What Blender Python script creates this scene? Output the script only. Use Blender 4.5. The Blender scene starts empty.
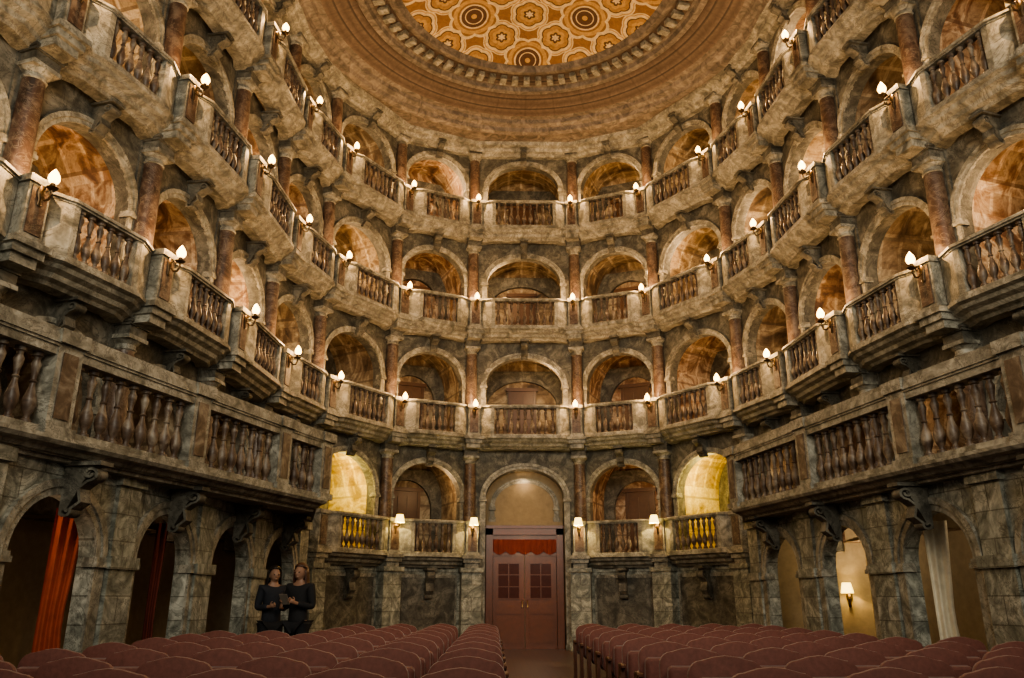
import bpy, math, random
from mathutils import Vector, Matrix
random.seed(4)
SC=bpy.context.scene
COL=SC.collection
# ------------------------------------------------------------------ helpers
class MB:
    def __init__(s): s.v=[]; s.f=[]
    def add(s,vs,fs):
        o=len(s.v); s.v+=[tuple(p) for p in vs]; s.f+=[tuple(i+o for i in f) for f in fs]; return s
    def box(s,x0,x1,y0,y1,z0,z1):
        vs=[(x0,y0,z0),(x1,y0,z0),(x1,y1,z0),(x0,y1,z0),(x0,y0,z1),(x1,y0,z1),(x1,y1,z1),(x0,y1,z1)]
        return s.add(vs,[(0,3,2,1),(4,5,6,7),(0,1,5,4),(1,2,6,5),(2,3,7,6),(3,0,4,7)])
    def lathe(s,prof,seg=12,cx=0,cy=0,cz=0,sx=1,sy=1,caps=True):
        vs=[];fs=[];n=len(prof)
        for r,z in prof:
            for k in range(seg):
                a=2*math.pi*k/seg
                vs.append((cx+r*math.cos(a)*sx,cy+r*math.sin(a)*sy,cz+z))
        for i in range(n-1):
            for k in range(seg):
                k2=(k+1)%seg
                fs.append((i*seg+k,i*seg+k2,(i+1)*seg+k2,(i+1)*seg+k))
        if caps:
            fs.append(tuple(range(seg-1,-1,-1))); fs.append(tuple((n-1)*seg+k for k in range(seg)))
        return s.add(vs,fs)
    def sweep(s,path,prof,caps=True):
        ns=miter(path); m=len(prof); vs=[];fs=[]
        for p,nn in zip(path,ns):
            for o,z in prof: vs.append((p[0]+nn[0]*o,p[1]+nn[1]*o,z))
        for i in range(len(path)-1):
            for k in range(m):
                k2=(k+1)%m
                fs.append((i*m+k,i*m+k2,(i+1)*m+k2,(i+1)*m+k))
        if caps:
            fs.append(tuple(range(m))); fs.append(tuple((len(path)-1)*m+k for k in range(m-1,-1,-1)))
        return s.add(vs,fs)
    def tube(s,path,r,seg=6):
        vs=[];fs=[];n=len(path)
        P=[Vector(p) for p in path]
        for i,p in enumerate(P):
            d=(P[min(i+1,n-1)]-P[max(i-1,0)]).normalized()
            u=d.cross(Vector((0,0,1)))
            if u.length<.05: u=d.cross(Vector((1,0,0)))
            u.normalize(); w=d.cross(u)
            rr=r[i] if isinstance(r,(list,tuple)) else r
            for k in range(seg):
                a=2*math.pi*k/seg
                vs.append(p+u*rr*math.cos(a)+w*rr*math.sin(a))
        for i in range(n-1):
            for k in range(seg):
                k2=(k+1)%seg
                fs.append((i*seg+k,i*seg+k2,(i+1)*seg+k2,(i+1)*seg+k))
        fs.append(tuple(range(seg))); fs.append(tuple((n-1)*seg+k for k in range(seg-1,-1,-1)))
        return s.add(vs,fs)
    def pillow(s,outl,depths,scales,axis='y',c=(0,0)):
        vs=[];fs=[];m=len(outl)
        for d,sc in zip(depths,scales):
            for a,b in outl:
                aa=c[0]+(a-c[0])*sc; bb=c[1]+(b-c[1])*sc
                vs.append((aa,d,bb) if axis=='y' else (aa,bb,d))
        for i in range(len(depths)-1):
            for k in range(m):
                k2=(k+1)%m
                fs.append((i*m+k,i*m+k2,(i+1)*m+k2,(i+1)*m+k))
        fs.append(tuple(range(m-1,-1,-1))); fs.append(tuple((len(depths)-1)*m+k for k in range(m)))
        return s.add(vs,fs)
    def mesh(s,name,mat,smooth=False):
        me=bpy.data.meshes.new(name); me.from_pydata(s.v,[],s.f)
        if mat: me.materials.append(mat)
        me.validate(); me.update()
        import bmesh
        bm=bmesh.new(); bm.from_mesh(me); bmesh.ops.recalc_face_normals(bm,faces=bm.faces); bm.to_mesh(me); bm.free()
        if smooth:
            me.polygons.foreach_set('use_smooth',[True]*len(me.polygons))
            try: me.set_sharp_from_angle(angle=math.radians(40))
            except Exception: pass
        return me
def miter(path):
    n=len(path); out=[]
    for i in range(n):
        def nor(a,b):
            d=Vector((b[0]-a[0],b[1]-a[1])).normalized(); return Vector((-d.y,d.x))
        if i==0: out.append(nor(path[0],path[1])); continue
        if i==n-1: out.append(nor(path[-2],path[-1])); continue
        a=nor(path[i-1],path[i]); b=nor(path[i],path[i+1]); m=(a+b).normalized()
        out.append(m/max(.4,m.dot(a)))
    return out
def offset(path,d):
    return [(p[0]+n[0]*d,p[1]+n[1]*d) for p,n in zip(path,miter(path))]
def frame(A,B):
    d=Vector((B[0]-A[0],B[1]-A[1])); return ((A[0]+B[0])/2,(A[1]+B[1])/2),math.atan2(d.y,d.x),d.length
def obj(name,me,loc=(0,0,0),rz=0,parent=None,label=None,cat=None,group=None,kind=None,scale=None,rot=None):
    o=bpy.data.objects.new(name,me); COL.objects.link(o)
    o.location=loc; o.rotation_euler=rot if rot else (0,0,rz)
    if scale: o.scale=scale
    if parent: o.parent=parent
    if label: o['label']=label
    if cat: o['category']=cat
    if group: o['group']=group
    if kind: o['kind']=kind
    return o
tn=[0]
def trim(me,loc=(0,0,0),rz=0,label='grey carved stone moulding'):
    tn[0]+=1
    return obj('trim_%d'%tn[0],me,loc,rz,kind='structure',label=label,cat='moulding')
def wall(side,me,loc=(0,0,0),rz=0,label='weathered grey stone wall'):
    return obj('wall_'+side,me,loc,rz,kind='structure',label=label,cat='wall')
def light(name,loc,energy,color,radius=0,parent=None):
    l=bpy.data.lights.new(name,'POINT'); l.energy=energy; l.color=color; l.shadow_soft_size=0.0
    o=bpy.data.objects.new(name,l); o.location=loc; COL.objects.link(o)
    if parent: o.parent=parent
    return o
# ------------------------------------------------------------------ materials
class NT:
    def __init__(s,name,rough=.6,metal=0):
        s.m=bpy.data.materials.new(name); s.m.use_nodes=True; s.t=s.m.node_tree
        s.b=s.t.nodes['Principled BSDF']; s.b.inputs['Roughness'].default_value=rough; s.b.inputs['Metallic'].default_value=metal
    def n(s,ty,**k):
        nd=s.t.nodes.new(ty)
        for a,b in k.items(): setattr(nd,a,b)
        return nd
    def l(s,a,b): s.t.links.new(a,b)
    def put(s,sock,v):
        if hasattr(v,'is_output') or isinstance(v,bpy.types.NodeSocket): s.l(v,sock)
        else: sock.default_value=v
    def mt(s,op,a,b=0.0):
        nd=s.n('ShaderNodeMath',operation=op); s.put(nd.inputs[0],a); s.put(nd.inputs[1],b); return nd.outputs[0]
    def pos(s): return s.n('ShaderNodeNewGeometry').outputs['Position']
    def objc(s): return s.n('ShaderNodeTexCoord').outputs['Object']
    def noise(s,vec,scale,detail=5,dist=0,rough=.6):
        nd=s.n('ShaderNodeTexNoise'); s.l(vec,nd.inputs['Vector'])
        nd.inputs['Scale'].default_value=scale; nd.inputs['Detail'].default_value=detail
        nd.inputs['Distortion'].default_value=dist; nd.inputs['Roughness'].default_value=rough
        return nd.outputs[0]
    def ramp(s,fac,stops,interp='LINEAR'):
        nd=s.n('ShaderNodeValToRGB'); s.l(fac,nd.inputs[0]); r=nd.color_ramp; r.interpolation=interp
        while len(r.elements)<len(stops): r.elements.new(.5)
        for e,(p,c) in zip(r.elements,stops): e.position=p; e.color=(*c,1)
        return nd.outputs[0]
    def mix(s,fac,a,b,mode='MIX'):
        nd=s.n('ShaderNodeMix',data_type='RGBA',blend_type=mode)
        s.put(nd.inputs[0],fac); s.put(nd.inputs[6],a if not isinstance(a,tuple) else (*a,1)); s.put(nd.inputs[7],b if not isinstance(b,tuple) else (*b,1))
        return nd.outputs[2]
    def base(s,c): s.put(s.b.inputs['Base Color'],c if not isinstance(c,tuple) else (*c,1))
    def bump(s,h,strength=.3,dist=.02):
        nd=s.n('ShaderNodeBump'); nd.inputs['Strength'].default_value=strength; nd.inputs['Distance'].default_value=dist
        s.l(h,nd.inputs['Height']); s.l(nd.outputs[0],s.b.inputs['Normal'])
def stone(name,cols,scale=2.5,rough=.6,vein=None,brick=None,bump=.3,dist=1.2,veinscale=1.6,grime=.4):
    t=NT(name,rough); p=t.pos()
    n1=t.noise(p,scale,7,dist)
    k=len(cols); c=t.ramp(n1,[(.34+.32*i/(k-1),cols[i]) for i in range(k)])
    if vein:
        v=t.noise(p,veinscale,5,2.5,.7)
        vv=t.mt('ABSOLUTE',t.mt('SUBTRACT',v,.5))
        f=t.ramp(vv,[(0,(.8,.8,.8)),(.025,(0,0,0))])
        c=t.mix(f,c,vein)
    g=t.noise(p,14,4,.3)
    c=t.mix(grime,c,t.ramp(g,[(.3,(.45,.43,.4)),(.7,(1,1,1))]),'MULTIPLY')
    h=g
    if brick:
        o=t.objc(); sp=t.n('ShaderNodeSeparateXYZ'); t.l(o,sp.inputs[0]); cb=t.n('ShaderNodeCombineXYZ')
        t.l(sp.outputs[0],cb.inputs[0]); t.l(sp.outputs[2],cb.inputs[1])
        b=t.n('ShaderNodeTexBrick'); t.l(cb.outputs[0],b.inputs['Vector'])
        b.inputs['Scale'].default_value=1; b.inputs['Brick Width'].default_value=brick[0]; b.inputs['Row Height'].default_value=brick[1]
        b.inputs['Mortar Size'].default_value=.008; b.inputs['Color1'].default_value=(1,1,1,1); b.inputs['Color2'].default_value=(.62,.64,.62,1); b.inputs['Mortar'].default_value=(.3,.28,.25,1)
        c=t.mix(.8,c,b.outputs[0],'MULTIPLY')
        h=t.mt('SUBTRACT',g,t.mt('MULTIPLY',b.outputs['Fac'],1.5))
    t.base(c); t.bump(h,bump,.02); return t.m
def plain(name,col,rough=.5,metal=0,var=.35,scale=8,bump=.1,sheen=0):
    t=NT(name,rough,metal); p=t.pos(); n=t.noise(p,scale,4,.3)
    if sheen: t.b.inputs['Sheen Weight'].default_value=sheen; t.b.inputs['Sheen Roughness'].default_value=.4
    t.base(t.mix(n,tuple(c*(1-var) for c in col),tuple(min(1,c*(1+var)) for c in col))); t.bump(n,bump,.01); return t.m
def emis(name,col,st):
    m=bpy.data.materials.new(name); m.use_nodes=True; b=m.node_tree.nodes['Principled BSDF']
    b.inputs['Base Color'].default_value=(.9,.8,.6,1); b.inputs['Emission Color'].default_value=(*col,1); b.inputs['Emission Strength'].default_value=st; return m

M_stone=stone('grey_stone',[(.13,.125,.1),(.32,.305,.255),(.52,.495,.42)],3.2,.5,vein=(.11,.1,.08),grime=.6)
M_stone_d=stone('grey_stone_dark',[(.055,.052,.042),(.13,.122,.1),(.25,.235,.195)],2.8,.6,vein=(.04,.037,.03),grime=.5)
M_ashlar=stone('ashlar_marble',[(.15,.155,.132),(.34,.345,.3),(.62,.615,.54)],2.4,.45,vein=(.12,.12,.1),brick=(.62,.31),bump=.35,dist=2.8)
M_red=stone('red_marble',[(.042,.025,.018),(.105,.062,.045),(.2,.145,.11)],3.8,.42,vein=(.25,.2,.15),veinscale=2.5,bump=.1,grime=.55)
M_balus=stone('baluster_marble',[(.055,.034,.025),(.13,.09,.066),(.29,.24,.185)],4,.45,bump=.1)
def fresco(name,cols,sc=1.3):
    t=NT(name,.7); p=t.pos(); o=t.objc()
    a=t.noise(p,sc,6,.9,.6); c=t.ramp(a,[(.34,cols[0]),(.44,cols[1]),(.52,cols[2]),(.6,cols[1]),(.68,cols[3])])
    b=t.noise(p,9,4,1.5); c=t.mix(.5,c,t.ramp(b,[(.35,(.4,.35,.3)),(.65,(1,1,1))]),'MULTIPLY')
    br=t.n('ShaderNodeTexBrick'); t.l(o,br.inputs['Vector']); br.offset=0
    br.inputs['Scale'].default_value=1; br.inputs['Brick Width'].default_value=.42; br.inputs['Row Height'].default_value=.4
    br.inputs['Mortar Size'].default_value=.035; br.inputs['Color1'].default_value=(.42,.36,.3,1); br.inputs['Color2'].default_value=(.6,.5,.42,1); br.inputs['Mortar'].default_value=(1,1,1,1)
    sp=t.n('ShaderNodeSeparateXYZ'); t.l(o,sp.inputs[0])
    up=t.mt('MULTIPLY',t.mt('GREATER_THAN',sp.outputs[2],1.9),.7)
    c=t.mix(up,c,br.outputs[0],'MULTIPLY')
    zz=t.mt('FRACT',t.mt('MULTIPLY',sp.outputs[2],1.25)); ln=t.mt('LESS_THAN',zz,.07)
    c=t.mix(t.mt('MULTIPLY',ln,.6),c,cols[0])
    t.base(c); t.bump(b,.15,.01); return t.m
M_fresco=[fresco('fresco_warm',[(.11,.068,.038),(.32,.23,.135),(.66,.55,.38),(.24,.15,.08)]),
 fresco('fresco_brown',[(.085,.058,.036),(.25,.185,.12),(.5,.42,.3),(.17,.12,.078)],1.1),
 fresco('fresco_rose',[(.12,.062,.038),(.34,.21,.125),(.68,.55,.4),(.25,.13,.075)],1.7)]
M_fresco_y=fresco('fresco_yellow',[(.27,.19,.03),(.66,.49,.1),(.85,.72,.26),(.38,.28,.05)])
M_wood=plain('dark_wood',(.15,.048,.022),.28)
M_wood2=plain('brown_door_wood',(.1,.05,.028),.4)
M_bronze=plain('dark_bronze',(.1,.065,.035),.4,.8)
M_bulb=emis('lit_glass',(1,.6,.2),11)
M_bulb_y=emis('yellow_lampshade',(1,.7,.16),4)
M_velvet=plain('dusty_red_velvet',(.17,.06,.046),.75,0,.45,30,.25,.35)
M_frame=plain('chair_frame',(.1,.04,.025),.4)
M_curt=plain('red_curtain',(.38,.08,.035),.8)
M_curt_d=plain('dark_red_curtain',(.14,.03,.018),.8)
M_jamb_w=plain('cream_jamb_sheet',(.75,.68,.54),.8)
M_plaster=plain('tan_plaster',(.32,.25,.16),.8)
M_dark=plain('dark_glass',(.07,.02,.014),.12)
M_brass=plain('brass',(.5,.33,.12),.3,1)
def floormat():
    t=NT('wood_floor',.35); p=t.pos(); b=t.n('ShaderNodeTexBrick')
    mp=t.n('ShaderNodeMapping'); t.l(p,mp.inputs[0]); mp.inputs['Rotation'].default_value=(0,0,math.pi/2); t.l(mp.outputs[0],b.inputs['Vector'])
    b.inputs['Scale'].default_value=1; b.inputs['Brick Width'].default_value=1.6; b.inputs['Row Height'].default_value=.14; b.inputs['Mortar Size'].default_value=.004
    b.inputs['Color1'].default_value=(.11,.045,.028,1); b.inputs['Color2'].default_value=(.07,.028,.018,1); b.inputs['Mortar'].default_value=(.02,.01,.01,1)
    t.base(t.mix(.5,b.outputs[0],t.ramp(t.noise(p,6,5,1),[(.3,(.5,.5,.5)),(.7,(1,1,1))]),'MULTIPLY')); return t.m
M_floor=floormat()
def ceilpaint():
    t=NT('painted_ceiling',.6); p=t.objc()
    def lat(offx,offy,hx,hy,k=8,amp=.09):
        s=t.n('ShaderNodeVectorMath',operation='SUBTRACT'); t.l(p,s.inputs[0]); s.inputs[1].default_value=(offx,offy,0)
        z=t.n('ShaderNodeVectorMath',operation='MULTIPLY'); t.l(s.outputs[0],z.inputs[0]); z.inputs[1].default_value=(1,1,0)
        w=t.n('ShaderNodeVectorMath',operation='WRAP'); t.l(z.outputs[0],w.inputs[0]); w.inputs[1].default_value=(hx,hy,1); w.inputs[2].default_value=(-hx,-hy,-1)
        l=t.n('ShaderNodeVectorMath',operation='LENGTH'); t.l(w.outputs[0],l.inputs[0])
        sp=t.n('ShaderNodeSeparateXYZ'); t.l(w.outputs[0],sp.inputs[0])
        an=t.mt('ARCTAN2',sp.outputs[1],sp.outputs[0])
        lob=t.mt('MULTIPLY',t.mt('ABSOLUTE',t.mt('SINE',t.mt('MULTIPLY',an,k/2))),amp)
        return l.outputs['Value'],t.mt('SUBTRACT',l.outputs['Value'],lob)
    a,al=lat(0,.35,1.4,1.35); b,bl=lat(1.4,1.7,1.4,1.35)
    d=t.mt('MINIMUM',a,b); dl=t.mt('MINIMUM',al,bl)
    c1,c1l=lat(.7,.35+.675,.7,.675,6,.05); c2,c2l=lat(0,.35,.7,.675,6,.05)
    e=t.mt('MINIMUM',c1l,c2l)
    gold=(.66,.4,.14); cream=(.9,.72,.44); dk=(.12,.055,.03); br=(.34,.17,.07); och=(.5,.28,.1)
    fine=t.ramp(e,[(0,cream),(.05,dk),(.11,gold),(.2,och),(.3,dk),(.33,cream),(.40,gold),(.43,cream),(.46,br)],'CONSTANT')
    med=t.ramp(d,[(0,gold),(.07,dk),(.2,cream),(.23,dk),(.32,cream),(.36,br),(.42,gold),(.52,br)],'CONSTANT')
    f=t.mt('LESS_THAN',dl,.5); ringm=t.mt('LESS_THAN',dl,.58)
    c=t.mix(ringm,fine,cream); c=t.mix(f,c,med)
    n=t.noise(p,7,5,1.5); c=t.mix(.6,c,t.ramp(n,[(.3,(.35,.3,.25)),(.7,(1,1,1))]),'MULTIPLY')
    t.base(c); t.bump(e,.5,.08); return t.m
M_ceilpaint=ceilpaint()
def ringmat():
    t=NT('ceiling_cove',.6); p=t.objc(); sp=t.n('ShaderNodeSeparateXYZ'); t.l(p,sp.inputs[0])
    an=t.mt('ARCTAN2',sp.outputs[1],sp.outputs[0]); r=t.mt('SQRT',t.mt('ADD',t.mt('MULTIPLY',sp.outputs[0],sp.outputs[0]),t.mt('MULTIPLY',sp.outputs[1],sp.outputs[1])))
    fr=t.mt('FRACT',t.mt('MULTIPLY',an,36/(2*math.pi)))
    rr=t.mt('FRACT',t.mt('MULTIPLY',r,3.2))
    c=t.ramp(rr,[(0,(.055,.034,.026)),(.12,(.17,.12,.09)),(.5,(.11,.072,.053)),(.88,(.19,.135,.105)),(.94,(.055,.034,.026))])
    c2=t.ramp(fr,[(0,(.4,.35,.3)),(.05,(1,1,1)),(.95,(1,1,1)),(1,(.4,.35,.3))])
    c=t.mix(.35,c,c2,'MULTIPLY'); n=t.noise(p,4,6,2); c=t.mix(.7,c,t.ramp(n,[(.3,(.4,.36,.32)),(.7,(1,1,1))]),'MULTIPLY')
    t.base(c); return t.m
M_ring=ringmat()
M_ceil_stone=stone('ceiling_moulding',[(.1,.08,.064),(.19,.155,.126),(.31,.26,.215)],4,.6)
# ------------------------------------------------------------------ plan
R=[(1.36,20.9),(3.22,20.1),(4.56,18.1),(5.12,16.1),(5.3,13.6),(5.71,11.15),(6.44,8.95),(7.3,6.9)]
P=[(-x,y) for x,y in reversed(R)]+R
P=offset(P,.42)
N=len(P); W=offset(P,.2); MI=miter(P)
TB=[2.1,5.15,8.2,11.25]
FH=.16
TOP=14.3
def side(j): return 'left' if j<5 else ('right' if j>9 else 'back')
def arch_pts(a,sp,rise,n=16):
    return [(-a*math.cos(math.pi*k/n),sp+rise*math.sin(math.pi*k/n)) for k in range(n+1)]
def arch_panel(w,h0,h1,a,sp,rise,th):
    m=MB(); ap=arch_pts(a,sp,rise)
    for y in (0,th):
        m.add([(-w/2,y,h0),(-a,y,h0),(-a,y,sp),(-a,y,h1),(-w/2,y,h1)],[(0,1,2,3,4)])
        m.add([(w/2,y,h0),(a,y,h0),(a,y,sp),(a,y,h1),(w/2,y,h1)],[(0,1,2,3,4)])
        for k in range(len(ap)-1):
            (x0,z0),(x1,z1)=ap[k],ap[k+1]
            m.add([(x0,y,z0),(x1,y,z1),(x1,y,h1),(x0,y,h1)],[(0,1,2,3)])
    loop=[(-a,h0)]+ap+[(a,h0)]
    for k in range(len(loop)-1):
        (x0,z0),(x1,z1)=loop[k],loop[k+1]
        m.add([(x0,0,z0),(x1,0,z1),(x1,th,z1),(x0,th,z0)],[(0,1,2,3)])
    return m
def archivolt(a,h0,sp,rise,wd=.15,pr=.07,impost=True):
    m=MB(); n=18
    prof=[(0,.02),(0,-pr*.6),(wd*.45,-pr*.6),(wd*.5,-pr),(wd,-pr),(wd,0)]
    vs=[];fs=[];q=len(prof)
    for k in range(n+1):
        t=math.pi*k/n
        for o,y in prof: vs.append((-(a+o)*math.cos(t),y,sp+(rise+o)*math.sin(t)))
    for k in range(n):
        for i in range(q-1): fs.append((k*q+i,k*q+i+1,(k+1)*q+i+1,(k+1)*q+i))
    m.add(vs,fs)
    for s in (-1,1):
        x0,x1=sorted((s*a,s*(a+wd)))
        m.box(x0,x1,-pr*.7,0,h0,sp-.1)
        x0,x1=sorted((s*(a-.03),s*(a+wd+.03)))
        m.box(x0,x1,-pr*1.5,.12,sp-.11,sp-.05); m.box(x0+.015,x1-.015,-pr*1.2,.12,sp-.05,sp)
        m.box(x0,x1,-pr*1.2,0,h0,h0+.12)
    return m
def vault(A,f,s,top,y0,y1):
    m=MB(); ap=arch_pts(A,s,top-s,14); loop=[(-A,f)]+ap+[(A,f)]; q=len(loop)
    m.add([(x,y0,z) for x,z in loop]+[(x,y1,z) for x,z in loop],[(k,k+1,q+k+1,q+k) for k in range(q-1)]+[(q-1,0,q,2*q-1)]+[tuple(range(q,2*q))])
    return m
def bow(A,B,s,n=8,e=.5):
    d=Vector((B[0]-A[0],B[1]-A[1])); w=d.length; d/=w; nn=Vector((-d.y,d.x)); o=[]
    for t,y in ((0,0),(e/w*.35,0),(e/w,s),(1-e/w,s),(1-e/w*.35,0),(1,0)):
        o.append((A[0]+d.x*w*t-nn.x*y,A[1]+d.y*w*t-nn.y*y))
    return o
bp=[(.055,0),(.055,.04),(.035,.05),(.03,.08),(.05,.11),(.068,.17),(.066,.22),(.045,.28),(.028,.33),(.026,.36),(.04,.375),(.026,.39),(.028,.43),(.045,.5),(.05,.53),(.03,.57),(.035,.59),(.055,.6),(.055,.64)]
me_bal=MB().lathe([(r*.95,z*1.1) for r,z in bp],10).mesh('baluster',M_balus,True)
me_bal2=MB().lathe([(r*1.05,z*1.2) for r,z in bp],12).mesh('baluster_large',M_balus,True)
def scroll(w=.14,th=.03):
    pts=[]
    for k in range(15):
        a=math.radians(-200+k*34); r=.02+.065*k/14
        pts.append((-.27+r*math.cos(a),.5+r*math.sin(a)))
    end=pts[-1]
    low=[]
    for k in range(13):
        a=math.radians(200-k*34); r=.015+.05*k/12
        low.append((-.07+r*math.cos(a),.06+r*math.sin(a)))
    low=low[::-1]
    p0=Vector(end); p1=Vector(low[0])
    mid=[tuple(p0.lerp(p1,t)+Vector((.05*math.sin(math.pi*2*t),0))) for t in (.25,.5,.75)]
    path=[(x,z) for x,z in pts]+mid+low
    m=MB(); vs=[];fs=[]
    for i,(y,z) in enumerate(path):
        a=Vector(path[max(i-1,0)]); b=Vector(path[min(i+1,len(path)-1)]); d=(b-a).normalized(); n=Vector((-d.y,d.x))*th/2
        for sx in (-w/2,w/2):
            vs.append((sx,y+n.x,z+n.y)); vs.append((sx,y-n.x,z-n.y))
    for i in range(len(path)-1):
        a=4*i;b=4*i+4
        fs+=[(a,a+2,b+2,b),(a+1,b+1,b+3,a+3),(a,b,b+1,a+1),(a+2,a+3,b+3,b+2)]
    m.add(vs,fs)
    m.box(-w/2-.02,w/2+.02,-.38,0,.6,.65)
    m.add([(-w/2+.02,0,.02),(-w/2+.02,-.08,.1),(-w/2+.02,-.2,.42),(-w/2+.02,-.3,.6),(-w/2+.02,0,.6),(w/2-.02,0,.02),(w/2-.02,-.08,.1),(w/2-.02,-.2,.42),(w/2-.02,-.3,.6),(w/2-.02,0,.6)],
      [(0,1,2,3,4),(5,6,7,8,9),(0,5,6,1),(1,6,7,2),(2,7,8,3),(4,9,5,0)])
    return m
me_scroll=scroll().mesh('scroll_bracket',M_stone_d,True)
me_cbase=MB().box(-.22,.22,-.22,.2,0,.08).lathe([(.21,.08),(.225,.11),(.21,.145),(.185,.155),(.185,.17),(.2,.19),(.19,.215),(.17,.225)],20).mesh('column_base',M_stone,True)
me_cshaft=MB().lathe([(.163,0),(.166,.3),(.163,.8),(.156,1.4),(.146,1.9),(.143,2.1)],20).mesh('column_shaft',M_red,True)
me_ccap=MB().lathe([(.143,0),(.16,.015),(.16,.03),(.143,.045),(.143,.09),(.18,.12),(.2,.15)],20).box(-.21,.21,-.21,.21,.15,.21).mesh('column_capital',M_stone,True)
me_cent=MB().box(-.19,.19,-.19,.12,0,.14).box(-.22,.22,-.22,.12,.14,.18).box(-.24,.24,-.24,.12,.18,.22).mesh('entablature_block',M_stone_d)
me_post=MB().box(-.15,.15,-.12,.12,.06,.76).box(-.18,.18,-.15,.13,0,.07).box(-.18,.18,-.16,.13,.76,.85).mesh('balcony_post',M_stone)
me_postp=MB().box(-.11,.11,-.138,-.119,.1,.73).mesh('post_panel',M_red)
me_lplate=MB().lathe([(.0,-.2),(.03,-.17),(.02,-.1),(.05,-.04),(.055,.03),(.025,.08),(.0,.12)],10,0,0,0,1,.5).mesh('lamp_backplate',M_bronze,True)
me_arm=MB().tube([(0,-.02,-.05),(0,-.08,-.12),(0,-.14,-.12),(0,-.17,-.05),(0,-.17,.02)],.016,6).lathe([(.014,0),(.05,.01),(.075,.035),(.05,.04),(.03,.05),(.03,.1),(.02,.1)],10,0,-.17,.0).tube([(0,-.02,.03),(0,-.07,.05),(0,-.1,.01),(0,-.08,-.03)],.01,5).mesh('lamp_arm',M_bronze,True)
me_shade=MB().lathe([(.024,0),(.055,.025),(.07,.065),(.064,.105),(.042,.15),(.018,.185),(.002,.205)],14,caps=False).mesh('flame_bulb',M_bulb,True)
me_shade_y=MB().lathe([(.12,0),(.08,.19)],14,caps=False).mesh('fabric_shade',M_bulb_y,True)
me_arm_y=MB().tube([(0,-.02,0),(0,-.1,-.03),(0,-.16,0),(0,-.16,.1)],.013,6).mesh('lamp_arm_single',M_bronze,True)
LAMPC=(1,.6,.27)
def lamp(loc,rz,e=44,lab='dark bronze wall lamp with a glowing flame-shaped bulb'):
    r=obj('wall_lamp',me_lplate,loc,rz,label=lab,cat='lamp',group='wall lamps on the balcony posts')
    obj('lamp_arm',me_arm,parent=r)
    obj('flame_bulb',me_shade,(0,-.17,.09),parent=r)
    light('lamp_light',(0,-.1,.36),e,LAMPC,.05,r)
    return r
def lampy(loc,rz,e=14,grp='shaded lamps beside the entrance'):
    r=obj('wall_lamp',me_lplate,loc,rz,label='bronze wall lamp with a glowing yellow fabric shade',cat='lamp',group=grp)
    obj('lamp_arm',me_arm_y,parent=r); obj('lampshade',me_shade_y,(0,-.16,.07),parent=r)
    light('lamp_light',(0,-.16,.15),e,(1,.72,.28),.04,r)
def build_bay(j):
    A,B=W[j],W[j+1]; mid,ang,w=frame(A,B)
    a=1.06 if j==7 else min(1.0,w/2-.26)
    sp,rise=(1.72,.78) if j==7 else (1.66,.86)
    d={}
    d['mid'],d['ang'],d['w'],d['a']=mid,ang,w,a
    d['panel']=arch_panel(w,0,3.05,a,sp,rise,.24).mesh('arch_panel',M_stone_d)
    d['arch']=archivolt(a,FH,sp,rise,.14,.06).mesh('archivolt',M_stone)
    A_=w/2-.14
    d['vault']=[vault(A_,FH,1.7,2.95,.24,1.9).mesh('box_interior',M_fresco[q]) for q in range(3)]
    d['vault_y']=vault(A_,FH,1.7,2.95,.24,1.9).mesh('box_interior_y',M_fresco_y)
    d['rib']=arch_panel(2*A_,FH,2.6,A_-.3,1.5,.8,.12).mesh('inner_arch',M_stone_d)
    z=FH
    d['door']=MB().box(-.42,-.34,-.06,0,z,2.0).box(.34,.42,-.06,0,z,2.0).box(-.48,.48,-.09,0,2.0,2.1).box(-.34,.34,-.03,0,z,2.0).box(-.24,-.04,-.05,-.03,.4,1.0).box(.04,.24,-.05,-.03,.4,1.0).box(-.24,-.04,-.05,-.03,1.15,1.85).box(.04,.24,-.05,-.03,1.15,1.85).mesh('box_door',M_wood2)
    mid2,ang2,w2=frame(P[j],P[j+1]); L=w2-.4; E=.34; S=.15
    pth=[(-L/2,0),(-L/2+E,-S),(L/2-E,-S),(L/2,0)]
    d['pm'],d['pa']=mid2,ang2
    u=.06
    d['rail']=MB().sweep(pth,[(-.09,u+.7),(-.09,u+.72),(-.12,u+.73),(-.12,u+.77),(-.09,u+.79),(.09,u+.79),(.12,u+.77),(.12,u+.73),(.09,u+.72),(.09,u+.70)]).mesh('top_rail',M_stone)
    d['brail']=MB().sweep(pth,[(-.1,0),(-.1,.05),(-.08,.06),(.08,.06),(.1,.05),(.1,0)]).mesh('bottom_rail',M_stone)
    e2=.08
    d['end']=[MB().sweep([pth[0],pth[1],(pth[1][0]+e2,-S)],[(-.075,.05),(-.075,.77),(.075,.77),(.075,.05)]).mesh('end_panel',M_stone),
              MB().sweep([(pth[2][0]-e2,-S),pth[2],pth[3]],[(-.075,.05),(-.075,.77),(.075,.77),(.075,.05)]).mesh('end_panel',M_stone)]
    F=L-2*E-2*e2
    nb=max(4,int(round(F/.175)))
    d['bals']=[(-F/2+F*(i+.5)/nb,-S) for i in range(nb)]
    return d
BAY=[build_bay(j) for j in range(N-1)]
dn=[1]
def balustrade(d,z):
    r=obj('balcony_balustrade',d['brail'],(d['pm'][0]+math.sin(d['pa'])*.2,d['pm'][1]-math.cos(d['pa'])*.2,z),d['pa'],label='grey stone splayed balcony balustrade with turned red-brown marble balusters',cat='balustrade',group='balcony balustrades')
    obj('top_rail',d['rail'],parent=r)
    for e in d['end']: obj('end_panel',e,parent=r)
    for x,y in d['bals']: obj('baluster',me_bal,(x,y,.06),parent=r)
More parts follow.
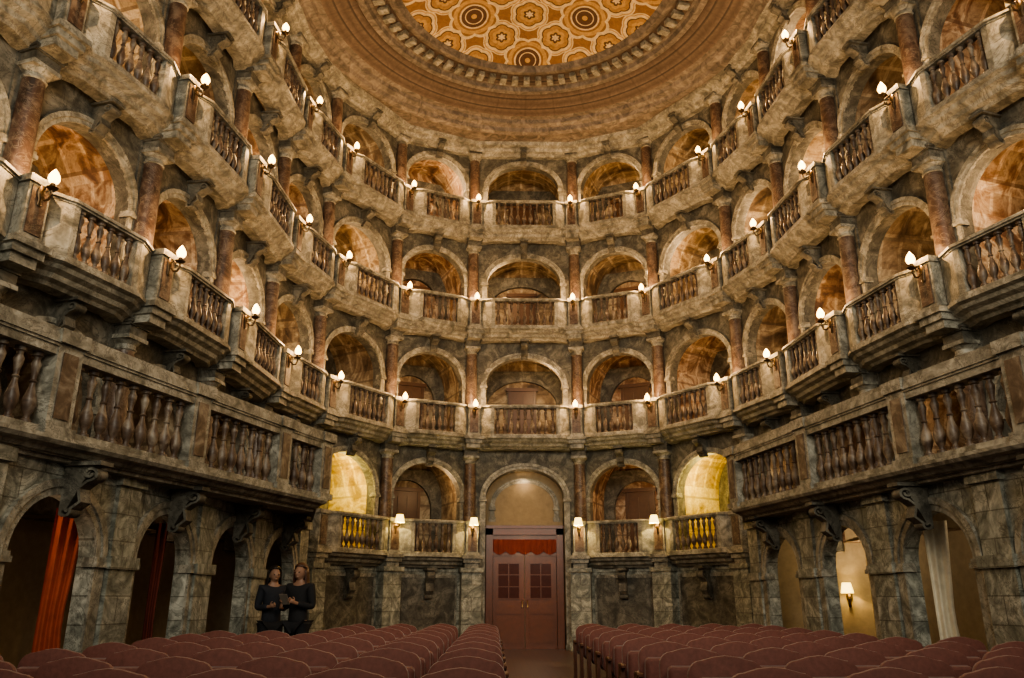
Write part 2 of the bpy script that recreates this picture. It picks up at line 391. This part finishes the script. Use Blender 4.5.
def column(i,z):
    n=MI[i].normalized(); rz=math.atan2(n.y,n.x)-math.pi/2
    loc=(P[i][0]+n.x*.1,P[i][1]+n.y*.1,z)
    r=obj('column',me_cbase,loc,rz,label='dark red-brown veined marble column with grey stone base and capital',cat='column',group='columns between the boxes')
    sh=(3.05-FH-.08-.22-.21-.22)/2.1
    obj('column_shaft',me_cshaft,(0,0,.22),parent=r,scale=(1,1,sh))
    obj('column_capital',me_ccap,(0,0,.22+2.1*sh),parent=r)
    obj('entablature_block',me_cent,(0,0,.22+2.1*sh+.205),parent=r)
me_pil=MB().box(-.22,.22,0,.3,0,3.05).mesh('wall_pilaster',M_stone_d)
slabprof=lambda b:[(.24,b-.14),(.02,b-.14),(-.02,b-.1),(-.1,b-.07),(-.13,b-.01),(-.22,b+.03),(-.25,b+.08),(-.32,b+.11),(-.32,b+FH),(.24,b+FH)]
me_ledge=MB().box(-.18,.18,-.38,.1,-.14,-.02).box(-.22,.22,-.44,.1,-.02,.08).box(-.26,.26,-.5,.1,.08,FH+.002).mesh('post_ledge',M_stone)
for t,b in enumerate(TB):
    for j in range(N-1):
        d=BAY[j]; mid,ang=d['mid'],d['ang']; sd=side(j)
        if t==0 and j==7: continue
        wall(sd,d['panel'],(*mid,b),ang,label='grey stone arched front of a theatre box')
        trim(d['arch'],(*mid,b),ang,label='moulded stone arch framing a theatre box')
        yel=(t==0 and j in (5,9))
        wall(sd,d['vault_y'] if yel else d['vault'][random.randrange(3)],(*mid,b),ang,label='frescoed vaulted interior of a theatre box')
        nx,ny=-math.sin(ang),math.cos(ang)
        wall(sd,d['rib'],(mid[0]+nx*1.75,mid[1]+ny*1.75,b),ang,label='inner stone arch of a theatre box')
        dn[0]+=1
        obj('door_%d'%dn[0],d['door'],(mid[0]+nx*1.89,mid[1]+ny*1.89,b),ang,kind='structure',label='panelled brown wooden door of a theatre box',cat='door')
        e=(70 if yel else random.choice((10,18,28,40)))
        if t==0 and (j<5 or j>9): e=4
        off=random.uniform(.4,.8); sx=random.choice((-1,1))*.5*d['a']
        light('box_light',(mid[0]+nx*off+math.cos(ang)*sx,mid[1]+ny*off+math.sin(ang)*sx,b+2.0),e,(1,.72,.2) if yel else (1,.63,.3),.07)
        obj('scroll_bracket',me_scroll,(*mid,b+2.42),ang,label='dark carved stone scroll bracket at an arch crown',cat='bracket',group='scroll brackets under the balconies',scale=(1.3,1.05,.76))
        if t>0 or 5<=j<=9: balustrade(d,b+FH)
    def slab(idx0,idx1):
        path=[]
        for j in range(idx0,idx1):
            q=bow(P[j],P[j+1],.15,8,.54); path+=q if j==idx0 else q[1:]
        trim(MB().sweep(path,slabprof(b)).mesh('balcony_ledge',M_stone),label='continuous grey stone balcony ledge')
    if t>0: slab(0,N-1)
    else: slab(5,7); slab(8,10)
    for i in range(N):
        n=MI[i].normalized(); rz=math.atan2(n.y,n.x)-math.pi/2
        wall(side(i) if i<10 else 'right',me_pil,(W[i][0]-n.x*.02,W[i][1]-n.y*.02,b),rz,label='stone pier between theatre boxes')
        column(i,b+FH)
        if t>0 or 5<=i<=10:
            trim(me_ledge,(*P[i],b),rz)
            pl=(P[i][0]-n.x*.3,P[i][1]-n.y*.3,b+FH)
            r=obj('balcony_post',me_post,pl,rz,label='grey stone balcony post with red marble panel',cat='post',group='balcony posts')
            obj('post_panel',me_postp,parent=r)
            lp=(P[i][0]-n.x*.45,P[i][1]-n.y*.45,b+.82)
            if t>0: lamp(lp,rz)
            elif 6<=i<=9: lampy(lp,rz,26)
# centre door bay
d=BAY[7]; mid=d['mid']
wall('back',arch_panel(d['w'],-2.1,3.05,1.04,1.68,.76,.4).mesh('entrance_arch',M_stone_d),(*mid,2.1),0,label='stone wall with the tall entrance arch')
trim(archivolt(1.04,-2.1,1.68,.76).mesh('entrance_archivolt',M_stone),(*mid,2.1),0,label='moulded stone arch around the entrance')
y0=mid[1]+.4
wall('back',MB().box(-1.2,1.2,y0+.02,y0+.12,0,4.8).mesh('entrance_back',M_plaster),label='tan painted wall above the entrance door')
trim(archivolt(.8,1.08,1.5,.62,.12,.08).mesh('inner_archivolt',M_stone),(mid[0],y0+.02,2.1),0,label='inner stone arch above the entrance door')
trim(MB().box(-1.02,1.02,y0-.06,y0+.02,3.08,3.2).mesh('entrance_lintel',M_plaster),label='tan lintel above the entrance door')
df=MB().box(-1.02,-.84,y0-.12,y0,0,3.0).box(.84,1.02,y0-.12,y0,0,3.0).box(-1.02,1.02,y0-.12,y0,2.84,3.0).box(-1.04,1.04,y0-.16,y0,3.0,3.08).box(-.84,.84,y0-.08,y0,2.3,2.38).box(-.84,.84,y0-.04,y0,2.38,2.84)
D=obj('door_1',df.mesh('door_frame',M_wood),kind='structure',label='reddish-brown wooden double entrance door with glazed upper panels',cat='door')
for s in (-1,1):
    m=MB(); x0,x1=sorted((s*.01,s*.83))
    m.box(x0,x1,y0-.05,y0-.01,0,2.3)
    m.box(x0+.1,x1-.1,y0-.07,y0-.05,.15,.75).box(x0+.1,x1-.1,y0-.07,y0-.05,.85,1.1)
    lf=obj('door_leaf',m.mesh('door_leaf',M_wood),parent=D)
    obj('glass_pane',MB().box(x0+.14,x1-.14,y0-.06,y0-.049,1.22,2.12).mesh('glass_pane',M_dark),parent=lf)
    mm=MB(); xc=(x0+x1)/2
    mm.box(xc-.012,xc+.012,y0-.075,y0-.06,1.22,2.12)
    for z in (1.22,1.51,1.81,2.1): mm.box(x0+.13,x1-.13,y0-.075,y0-.06,z,z+.02)
    obj('glazing_bar',mm.mesh('glazing_bar',M_wood),parent=lf)
    obj('handle',MB().tube([(s*.07,y0-.05,1.0),(s*.07,y0-.11,1.02),(s*.07,y0-.11,1.16),(s*.07,y0-.05,1.18)],.012).mesh('handle',M_brass,True),parent=lf)
vs=[];fs=[];nx=60
for i in range(nx+1):
    x=-.84+1.68*i/nx; y=y0-.11-.015*math.sin(i*1.3); zb=2.42-.09*abs(math.sin(math.pi*i/nx*5))
    vs+=[(x,y,2.72),(x,y,zb)]
for i in range(nx): fs.append((2*i,2*i+1,2*i+3,2*i+2))
obj('valance',MB().add(vs,fs).mesh('valance',plain('dark_red_valance',(.2,.035,.02),.8),True),label='scalloped red fabric valance hung above the entrance door',cat='curtain')
light('entrance_light',(0,y0-.2,4.2),4,(1,.7,.4),.08)
light('entrance_light',(0,y0-1.4,2.6),12,(1,.65,.35),.08)
for j in (5,6,8,9):
    mid,ang,w=frame(P[j],P[j+1]); 
    wall('back',MB().box(-w/2-.1,w/2+.1,-.02,.3,0,2.06).mesh('lower_back_wall',M_ashlar),(*mid,0),ang,label='lower grey-green marble wall with panel')
    m=MB(); L=w/2-.34
    for a0,a1,z0,z1 in ((-L,L,.35,.4),(-L,L,1.72,1.8),(-L,-L+.05,.4,1.75),(L-.05,L,.4,1.75)): m.box(a0,a1,-.05,-.02,z0,z1)
    m.box(-w/2,w/2,-.09,-.02,0,.22)
    trim(m.mesh('panel_moulding',M_stone),(*mid,0),ang)
    trim(MB().box(-L+.05,L-.05,-.03,-.019,.4,1.72).mesh('panel_slab',M_stone_d),(*mid,0),ang,label='dark plain stone panel')
    obj('scroll_bracket',me_scroll,(mid[0]+math.sin(ang)*.03,mid[1]-math.cos(ang)*.03,1.22),ang,label='carved stone scroll bracket below a balcony',cat='bracket',group='scroll brackets on the lower wall',scale=(1.4,.9,1.12))
for i in range(5,11):
    n=MI[i].normalized(); rz=math.atan2(n.y,n.x)-math.pi/2
    trim(MB().box(-.25,.25,-.4,.2,.2,1.88).box(-.3,.3,-.45,.2,0,.2).box(-.29,.29,-.45,.2,1.85,1.96).mesh('pedestal_pier',M_ashlar),(*P[i],0),rz,label='marble pier carrying a column')
# ------------------------------------------------------------------ ground side arcades + galleries
GL=[(-6.2,5.5),(-5.95,6.7),(-5.45,8.9),(-5.1,11.0),(-4.88,12.85),(-4.64,14.8),(-4.5,15.9)]
GR=[(4.2,15.7),(4.3,14.6),(4.5,12.45),(4.75,10.3),(5.1,8.15),(5.5,6.0),(5.75,4.9)]
def mids(G):
    c=G[1:-1]; return [G[0]]+[((c[i][0]+c[i+1][0])/2,(c[i][1]+c[i+1][1])/2) for i in range(len(c)-1)]+[G[-1]]
for sd,G in (('left',GL),('right',GR)):
    E=mids(G); NE=miter(E)
    for k in range(len(E)-1):
        mid,ang,w=frame(E[k],E[k+1])
        a=.66
        wall(sd,arch_panel(w+.04,0,2.64,a,1.66,.62,.2).mesh('arcade_wall',M_ashlar),(*mid,0),ang,label='grey marble block wall with an arched doorway')
        trim(archivolt(a,0,1.66,.62,.17,.05).mesh('arcade_arch',M_stone),(*mid,0),ang,label='moulded stone arch of the ground arcade')
        obj('scroll_bracket',me_scroll,(mid[0]+math.sin(ang)*.03,mid[1]-math.cos(ang)*.03,2.04),ang,label='carved stone scroll bracket supporting the gallery',cat='bracket',group='scroll brackets under the gallery',scale=(1.2,1.2,.9))
    for k,e in enumerate(E):
        n=NE[k].normalized(); rz=math.atan2(n.y,n.x)-math.pi/2
        trim(MB().box(-.24,.24,-.07,.1,.25,1.54).box(-.28,.28,-.11,.1,0,.25).box(-.28,.28,-.11,.1,1.54,1.68).box(-.22,.22,-.05,.1,1.68,2.5).box(-.26,.26,-.1,.1,2.5,2.64).mesh('arcade_pier',M_ashlar),(*e,0),rz,label='rusticated grey marble pier with moulded cap')
    O=offset(E,2.2)
    if sd=='left': O=O+[(-4.75,17.2)]
    else: O=[(4.6,17.2)]+O
    wall(sd,MB().sweep(O,[(0,0),(.1,0),(.1,2.7),(0,2.7)]).mesh('corridor_wall',M_plaster),label='dim tan corridor wall behind the arcade')
for s,e in ((-1,GL[-1]),(1,GR[0])):
    q5=P[5] if s<0 else P[10]
    A,B=((e,q5) if s<0 else (q5,e))
    mid,ang,w=frame(A,B)
    wall('left' if s<0 else 'right',MB().box(-w/2,w/2,0,.2,0,2.64).box(-w/2,w/2,-.06,0,0,.25).mesh('corner_wall',M_ashlar),(*mid,0),ang,label='grey marble block wall beside the arcade')
AL=[(-6.7,4.0),(-6.1,6.1),(-5.46,8.3),(-4.81,10.5),(-4.2,12.5),(-3.79,13.7)]
AR=[(3.75,14.9),(4.15,12.4),(4.54,10.06),(4.92,8.2),(5.4,6.0),(5.9,3.9)]
me_gpost=MB().box(-.17,.17,-.14,.14,.08,.98).box(-.2,.2,-.18,.16,0,.1).box(-.2,.2,-.19,.16,.97,1.12).mesh('gallery_post',M_stone)
me_gpostp=MB().box(-.1,.1,-.155,-.139,.18,.88).mesh('gallery_post_panel',M_balus)
for sd,A in (('left',AL),('right',AR)):
    NA=miter(A)
    prof=[(.5,2.6),(.06,2.6),(.04,2.64),(-.04,2.66),(-.08,2.7),(-.17,2.72),(-.2,2.76),(-.2,2.8),(.5,2.8)]
    trim(MB().sweep(A,prof).mesh('gallery_ledge',M_stone),label='moulded stone ledge of the projecting gallery')
    if sd=='left': poly=[A[0],A[1],A[2],A[3],A[4],A[5],(-4.4,16.2),(-4.7,17.4),(-6.8,16),(-7.4,13),(-8.4,9),(-8.9,3.9)]
    else: poly=[A[5],A[4],A[3],A[2],A[1],A[0],(4.15,16.2),(4.7,17.4),(6.8,16),(7.4,13),(8.4,9),(8.9,3.9)]
    m=MB(); k=len(poly); m.add([(x,y,2.64) for x,y in poly]+[(x,y,2.78) for x,y in poly],[tuple(range(k)),tuple(range(k,2*k))]+[(i,(i+1)%k,k+(i+1)%k,k+i) for i in range(k)])
    obj('floor',m.mesh('gallery_floor',M_stone_d),kind='structure',label='stone floor slab of the side gallery',cat='floor')
    for k in range(len(A)-1):
        mid,ang,w=frame(A[k],A[k+1]); L=w-.34
        r=obj('gallery_balustrade',MB().box(-L/2,L/2,-.13,.13,0,.08).mesh('bottom_rail_g',M_stone),(*mid,2.8),ang,label='long grey stone gallery balustrade with turned red-brown marble balusters',cat='balustrade',group='gallery balustrades')
        obj('top_rail',MB().box(-L/2,L/2,-.13,.13,.84,.93).box(-L/2,L/2,-.17,.15,.96,1.06).box(-L/2,L/2,-.15,.13,.93,.96).box(-L/2,L/2,-.15,.13,1.06,1.12).mesh('top_rail_g',M_stone),parent=r)
        nb=int(L/.2)
        for i in range(nb): obj('baluster',me_bal2,(-L/2+L*(i+.5)/nb,0,.075),parent=r)
    for k,p in enumerate(A):
        n=NA[k].normalized(); rz=math.atan2(n.y,n.x)-math.pi/2
        r=obj('gallery_post',me_gpost,(*p,2.8),rz,label='grey stone gallery post with sunk panel',cat='post',group='gallery posts')
        obj('post_panel',me_gpostp,parent=r)
for s in (-1,1):
    A,B=((-8.9,3.2),(P[0][0]-.2,P[0][1])) if s<0 else ((P[-1][0]+.2,P[-1][1]),(8.9,3.2))
    mid,ang,w=frame(A,B); sd='left' if s<0 else 'right'
    wall(sd,MB().box(-w/2,w/2,.2,.5,2.62,TOP).mesh('stage_wall',M_stone_d),(*mid,0),ang)
# ------------------------------------------------------------------ floor, ceiling
obj('floor',MB().box(-10,10,-3,23.5,-.1,0).mesh('floor',M_floor),kind='structure',label='dark reddish-brown wooden plank floor',cat='floor')
path=list(P)
trim(MB().sweep(path,[(.3,13.98),(.05,13.98),(0,14.05),(-.1,14.08),(-.14,14.16),(-.26,14.2),(-.3,14.3),(.3,14.3)]).mesh('top_cornice',M_stone),label='top cornice of the auditorium wall')
CY=15.0
m=MB(); seg=96; vs=[];fs=[]
def sq(a):
    c,s_=math.cos(a),math.sin(a); k=12/max(abs(c),abs(s_)); return (k*c,k*s_)
for k in range(seg):
    a=2*math.pi*k/seg; vs.append((5.5*math.cos(a),5.5*math.sin(a),0)); vs.append((*sq(a),0))
for k in range(seg): fs.append((2*k,2*k+1,2*((k+1)%seg)+1,2*((k+1)%seg)))
obj('ceiling',m.add(vs,fs).mesh('flat_ceiling',M_ceil_stone),(0,CY,TOP),kind='structure',label='flat stone-coloured ceiling border',cat='ceiling')
m=MB().lathe([(5.55,-.02),(5.5,-.12),(5.35,-.1),(5.3,0),(5.15,.05),(5.1,.14),(4.95,.16)],96,caps=False)
m.lathe([(4.2,.4),(4.15,.33),(4.0,.33),(3.95,.42),(3.88,.44)],96,caps=False).lathe([(3.5,.5),(3.45,.46),(3.32,.46),(3.25,.56),(3.15,.62)],96,caps=False)
obj('ceiling',m.mesh('ceiling_rings',M_ceil_stone,True),(0,CY,TOP),kind='structure',label='concentric plaster mouldings around the painted ceiling',cat='ceiling')
obj('ceiling',MB().lathe([(4.95,.16),(4.6,.24),(4.2,.4)],96,caps=False).lathe([(3.88,.44),(3.5,.5)],96,caps=False).mesh('ceiling_cove',M_ring,True),(0,CY,TOP),kind='structure',label='brown painted ceiling cove',cat='ceiling')
obj('ceiling',MB().lathe([(3.2,.58),(2.6,.8),(2,.95),(1,1.08),(.01,1.12)],96,caps=False).mesh('ceiling_painting',M_ceilpaint,True),(0,CY,TOP),kind='structure',label='gilded painted ceiling with lobed medallions',cat='ceiling')
m=MB()
for k in range(72):
    a=2*math.pi*k/72; c,s_=math.cos(a),math.sin(a)
    def tr(r,t,z): return (c*r-s_*t,s_*r+c*t,z)
    vs=[tr(r,t,z) for z in (.36,.5) for r,t in ((3.55,-.08),(3.82,-.08),(3.82,.08),(3.55,.08))]
    m.add(vs,[(0,3,2,1),(4,5,6,7),(0,1,5,4),(1,2,6,5),(2,3,7,6),(3,0,4,7)])
trim(m.mesh('modillions',M_stone),(0,CY,TOP),label='ring of small plaster blocks around the painted ceiling')
# ------------------------------------------------------------------ chairs
def rrect(w,z0,z1,r,crown=0.0,n=5):
    pts=[]
    for cx,cz,a0 in ((w/2-r,z1-r,0),(-w/2+r,z1-r,90),(-w/2+r*.5,z0+r*.5,180),(w/2-r*.5,z0+r*.5,270)):
        rr=r if a0<180 else r*.5
        for k in range(n+1):
            a=math.radians(a0+90*k/n); pts.append((cx+rr*math.cos(a),cz+rr*math.sin(a)))
        if a0==0 and crown:
            for t in (.25,.5,.75): pts.append((cx*(1-2*t),z1+crown*math.sin(math.pi*t)))
    return pts
me_back=MB().pillow(rrect(.52,.42,.815,.1,.03),[-.035,-.025,0,.015,.022],[.93,.985,1,.985,.96],'y',(0,.62)).mesh('chair_backrest',M_velvet,True)
me_backs=MB().pillow(rrect(.48,.38,.77,.09,.02),[.022,.034],[1,.97],'y',(0,.58)).mesh('chair_backshell',M_frame,True)
me_seat=MB().pillow(rrect(.44,-.2,.16,.07),[-.045,-.03,.02,.04],[.93,1,1,.92],'z',(0,0)).mesh('chair_seat',M_velvet,True)
me_arm=MB().pillow(rrect(.05,-.22,.02,.025),[.56,.57,.59,.6],[.8,1,1,.85],'z',(0,-.1)).mesh('chair_armrest',M_frame,True)
me_leg=MB().box(-.02,.02,-.16,0,.04,.565).box(-.03,.03,-.22,.06,0,.04).mesh('chair_side_leg',M_frame)
def chair(x,y):
    r=obj('theatre_chair',None,(x,y,0),0,label='dusty red velvet theatre chair with rounded backrest and tipped-up seat',cat='chair',group='rows of red theatre chairs')
    r.empty_display_size=.2
    t=math.radians(-3+random.uniform(-1.5,1.5))
    obj('backrest',me_back,(0,.08,0),parent=r,rot=(t,0,0))
    obj('back_shell',me_backs,(0,.08,0),parent=r,rot=(t,0,0))
    obj('seat',me_seat,(0,.04,.52),parent=r,rot=(math.radians(-76),0,0))
    for s in (-1,1):
        obj('armrest',me_arm,(s*.285,0.08,0),parent=r); obj('leg',me_leg,(s*.285,0.1,0),parent=r)
def xlim(G,y):
    g=sorted([(p[1],abs(p[0])) for p in G])
    for (a,b),(c,e) in zip(g,g[1:]):
        if a<=y<=c: return b+(e-b)*(y-a)/(c-a)
    return g[0][1] if y<g[0][0] else g[-1][1]
for k in range(11):
    y=3.7+.96*k
    for s,x0,G in ((-1,.98,GL),(1,.75,GR)):
        lim=xlim(G,y)-.95
        if s<0 and y>10.8: lim=3.1
        vis=.66*y+1.6
        x=x0
        while x<lim:
            if x<vis+.6: chair(s*x,y)
            x+=.64
# ------------------------------------------------------------------ curtains
def curtain(loc,rz,w,h,mat,lab):
    vs=[];fs=[];n=48; nf=max(2,int(w/.1))
    for i in range(n+1):
        t=i/n
        for q,z in enumerate((0,.4,.5,1)):
            ww=w*(.75 if q in(1,2) else 1)
            vs.append((-w/2+ww*t,.03*math.sin(t*2*math.pi*nf)+.015*q,h*z))
    for i in range(n):
        for q in range(3): fs.append((i*4+q,i*4+q+1,i*4+5+q,i*4+4+q))
    obj('curtain',MB().add(vs,fs).mesh('curtain',mat,True),loc,rz,label=lab,cat='curtain')
for sd,G in (('left',GL),('right',GR)):
    E=mids(G)
    for k in range(len(E)-1):
        mid,ang,w=frame(E[k],E[k+1]); d=Vector((math.cos(ang),math.sin(ang))); n=Vector((-d.y,d.x))
        if sd=='left':
            if k in (1,2):
                p=Vector(mid)+n*.32+d*(.6 if k==1 else .45)
                curtain((p.x,p.y,.01),ang-math.radians(56),.34 if k==1 else .16,2.2,M_curt if k==1 else M_curt_d,'heavy red curtain drawn aside in an arcade doorway')
                q=Vector(mid)+n*.6; light('corridor_light',(q.x,q.y,2.1),8 if k==1 else 1.5,(1,.7,.45))
            else:
                q=Vector(mid)+n*1.3; light('corridor_light',(q.x,q.y,2.2),1,(1,.65,.4))
        else:
            q=Vector(mid)+n*1.2; light('corridor_light',(q.x,q.y,2.2),(.5,5,6,1.5,1)[k],(1,.76,.48))
            if k==2:
                p=Vector(mid)+n*.4-d*.5; curtain((p.x,p.y,.01),ang+math.radians(53),.3,2.2,M_jamb_w,'cream folded sheet standing in for a pale lit jamb of an arcade doorway')  # pale folded sheet stands in for a lit white jamb
a1,a2=Vector((6.4,16.1)),Vector((4.6,17.2))
pp=Vector((6.12,16.2)); rz=math.atan2(a1.y-a2.y,a1.x-a2.x)+math.pi
rz=math.atan2(a1.y-a2.y,a1.x-a2.x)
lampy((pp.x-.06,pp.y-.1,1.25),rz,10,'corridor lamps')
light('corridor_light',(5.6,15.3,2.1),34,(1,.76,.46))
# ------------------------------------------------------------------ people
def skinmesh(vs,es,rs,sub=2,root=0):
    me=bpy.data.meshes.new('tmp'); me.from_pydata(vs,es,[]); o=bpy.data.objects.new('tmp',me); COL.objects.link(o)
    o.modifiers.new('s','SKIN'); sk=me.skin_vertices[0].data
    for i,r in enumerate(rs):
        sk[i].radius=r if isinstance(r,tuple) else (r,r); sk[i].use_root=(i==root)
    m=o.modifiers.new('b','SUBSURF'); m.levels=sub; m.render_levels=sub
    dg=bpy.context.evaluated_depsgraph_get(); dg.update()
    r=bpy.data.meshes.new_from_object(o.evaluated_get(dg)); V=[tuple(v.co) for v in r.vertices]; F=[tuple(p.vertices) for p in r.polygons]
    bpy.data.objects.remove(o); return V,F
def ell(c,r,seg=20,rings=14,fn=None):
    vs=[];fs=[]
    for i in range(rings+1):
        ph=math.pi*i/rings
        for k in range(seg):
            a=2*math.pi*k/seg
            x,y,z=math.sin(ph)*math.cos(a),math.sin(ph)*math.sin(a),math.cos(ph)
            if fn: x,y,z=fn(x,y,z)
            vs.append((c[0]+x*r[0],c[1]+y*r[1],c[2]+z*r[2]))
    for i in range(rings):
        for k in range(seg): fs.append((i*seg+k,i*seg+(k+1)%seg,(i+1)*seg+(k+1)%seg,(i+1)*seg+k))
    return vs,fs
def person(loc,rz,hgt,skin,hairm,topm,trm,long,lab,armpose):
    s=hgt/1.66
    m=MB()
    E1,W1,H1=armpose
    vs=[(0,0,.93),(0,0,1.08),(0,-.01,1.27),(0,.01,1.38),(0,0,1.46),(0,-.01,1.52)]
    rs=[(.13,.1),(.105,.08),(.135,.095),(.08,.065),(.047,.05),(.055,.06)]
    es=[(0,1),(1,2),(2,3),(3,4),(4,5)]
    for q,sg in enumerate((-1,1)):
        b=len(vs)
        vs+=[(sg*.09,0,.87),(sg*.1,-.01,.48),(sg*.1,.02,.09),(sg*.11,-.12,.04)]; rs+=[.083,.052,.036,.034]; es+=[(0,b),(b,b+1),(b+1,b+2),(b+2,b+3)]
        b=len(vs); e,w,h=E1[q],W1[q],H1[q]
        vs+=[(sg*.155,.01,1.37),e,w,h]; rs+=[.052,.037,.025,(.036,.02)]; es+=[(3,b),(b,b+1),(b+1,b+2),(b+2,b+3)]
    m.add(*skinmesh(vs,es,rs))
    for q,sg in enumerate((-1,1)):
        w,h=Vector(W1[q]),Vector(H1[q]); d=(h-w).normalized(); up=Vector((0,0,1)); lat=d.cross(up).normalized(); nn=lat.cross(d)
        for f,ln in zip((-1.5,-.5,.5,1.5),(.062,.075,.07,.055)):
            p=w.lerp(h,.7)+nn*f*.017; p1=h+nn*f*.019+d*ln*.4; p2=p1+(d*.6-lat*sg*.6)*ln*.6; p3=p2-lat*sg*ln*.4
            m.add(*skinmesh([p,p1,p2,p3],[(0,1),(1,2),(2,3)],[.009,.009,.008,.007],1))
        p=w.lerp(h,.3)+nn*.02; p1=p+nn*.035+d*.015; p2=p1+d*.035
        m.add(*skinmesh([p,p1,p2],[(0,1),(1,2)],[.011,.01,.008],1))
    def hf(x,y,z):
        if z<0: x*=1+.28*z; y=y*(1+.12*z)
        if z<-.2 and y<0: y*=1.04
        return x,y,z
    hc=(0,-.015,1.555)
    m.add(*ell(hc,(.074,.094,.112),24,18,hf))
    m.add(*ell((0,-.11,1.54),(.013,.02,.026),8,6)); m.add(*ell((0,-.1,1.497),(.026,.012,.009),8,6))
    for sg in (-1,1): m.add(*ell((sg*.076,-.005,1.545),(.009,.018,.028),8,6)); m.add(*ell((sg*.03,-.098,1.578),(.022,.01,.007),8,6))
    me=m.mesh('person_body',skin,True)
    r=obj('person',me,loc,rz,label=lab,cat='person',scale=(s,s,s))
    md=r.modifiers.new('rm','REMESH'); md.mode='VOXEL'; md.voxel_size=.008; md.use_smooth_shade=True
    for sg in (-1,1): obj('eye',MB().add(*ell((sg*.03,-.1,1.56),(.012,.008,.007),8,6)).mesh('eye',M_eye,True),parent=r)
    v2=[(0,0,.84),(0,0,.98),(0,0,1.1),(0,-.01,1.27),(0,.012,1.39)]; r2=[(.155,.125),(.15,.12),(.135,.11),(.158,.125),(.1,.08)]; e2=[(0,1),(1,2),(2,3),(3,4)]
    for q,sg in enumerate((-1,1)):
        b=len(v2); v2+=[(sg*.16,.012,1.375),E1[q],tuple(Vector(E1[q]).lerp(Vector(W1[q]),.92))]; r2+=[.072,.055,.04]; e2+=[(4,b),(b,b+1),(b+1,b+2)]
    obj('jacket',MB().add(*skinmesh(v2,e2,r2)).mesh('jacket',topm,True),parent=r)
    v3=[(0,0,.93)]; r3=[(.14,.115)]; e3=[]
    for sg in (-1,1):
        b=len(v3); v3+=[(sg*.09,0,.85),(sg*.1,-.01,.48),(sg*.1,.02,.1)]; r3+=[.1,.072,.06]; e3+=[(0,b),(b,b+1),(b+1,b+2)]
    obj('trousers',MB().add(*skinmesh(v3,e3,r3)).mesh('trousers',trm,True),parent=r)
    for sg in (-1,1): obj('shoe',MB().add(*ell((sg*.105,-.05,.045),(.05,.14,.05),14,8,lambda x,y,z:(x,y,max(z,-.85)))).mesh('shoe',M_blk,True),parent=r)
    V,F=ell((0,.004,1.572),(.09,.107,.118),28,20)
    keep=[f for f in F if (lambda c:(c[1]>-.02 or c[2]>1.625+.25*max(0,-.02-c[1])) and c[2]>1.47)([sum(V[i][a] for i in f)/4 for a in range(3)])]
    hm=MB().add(V,keep)
    if long:
        ln=1.28
        vs=[];fs=[];seg=16;rg=8
        for i in range(rg+1):
            t=i/rg; z=1.6+(ln-1.6)*t
            for k in range(seg+1):
                a=math.radians(-25+230*k/seg); rad=1+.15*t+.05*math.sin(k*2.4)
                vs.append((.092*rad*math.cos(a),.004+(.105+.02*t)*rad*math.sin(a)+.03*t,z))
        for i in range(rg):
            for k in range(seg): a0=i*(seg+1)+k; fs.append((a0,a0+1,a0+seg+2,a0+seg+1))
        hm.add(vs,fs)
    ho=obj('hair',hm.mesh('hair',hairm,True),parent=r); sd=ho.modifiers.new('s','SOLIDIFY'); sd.thickness=.012; sd.offset=1
    return r
M_skin=plain('skin',(.3,.17,.115),.5,0,.1); M_eye=plain('eye',(.05,.03,.02),.2); M_blk=plain('black_cloth',(.013,.013,.016),.85); M_navy=plain('dark_navy_cloth',(.017,.019,.027),.85)
M_hd=plain('dark_hair',(.02,.014,.01),.4); M_hb=plain('brown_hair',(.07,.03,.017),.4)
pose1=([(-.2,.04,1.1),(.2,.03,1.1)],[(-.09,-.2,1.12),(.08,-.21,1.1)],[(-.05,-.27,1.14),(.045,-.28,1.12)])
pose2=([(-.21,.02,1.1),(.21,.02,1.1)],[(-.07,-.21,1.17),(.08,-.22,1.16)],[(-.045,-.285,1.19),(.05,-.29,1.19)])
person((-3.98,12.15,0),math.radians(30),1.64,M_skin,M_hd,M_navy,M_blk,True,'standing person in dark jacket with long dark hair, hands together',pose1)
person((-3.5,11.72,0),math.radians(-20),1.66,M_skin,M_hb,M_blk,M_blk,True,'standing person in black jacket with long brown hair holding a booklet',pose2)
a=math.radians(-20)
obj('booklet',MB().box(-.06,.06,-.004,.004,0,.16).mesh('booklet',plain('paper',(.2,.17,.14),.7)),(-3.5+.31*math.sin(a),11.72-.31*math.cos(a),1.14),label='small booklet held by the standing person',cat='booklet',rot=(math.radians(35),0,a))
# ------------------------------------------------------------------ added fill lights + world
w=bpy.data.worlds.new('world'); SC.world=w; w.use_nodes=True
w.node_tree.nodes['Background'].inputs[0].default_value=(.9,.92,.8,1); w.node_tree.nodes['Background'].inputs[1].default_value=.2
for x,e,z,tz in ((-3,170,8,7.5),(3,170,8,7.5),(-2,55,5,1.2),(2,55,5,1.2)):
    l=bpy.data.lights.new('fill_light','AREA'); l.energy=e; l.size=2.0; l.color=(1,.93,.76); l.spread=math.radians(110)  # unseen area lights added above the camera to brighten the hall
    o=bpy.data.objects.new('fill_light',l); COL.objects.link(o); o.location=(x,.5,z); o.rotation_euler=(Vector((x*1.6,16,tz))-Vector(o.location)).to_track_quat('-Z','Y').to_euler()
c=bpy.data.cameras.new('camera'); c.sensor_width=36; c.lens=28.125; c.clip_start=.05; c.clip_end=100
co=bpy.data.objects.new('camera',c); COL.objects.link(co); co.location=(-.8,0,1.2); co.rotation_euler=(math.radians(90+18.05),0,math.radians(-1.22))
SC.camera=co
SC.view_settings.look='AgX - Medium High Contrast'
SC.view_settings.exposure=.15
print('objects',len(bpy.data.objects))
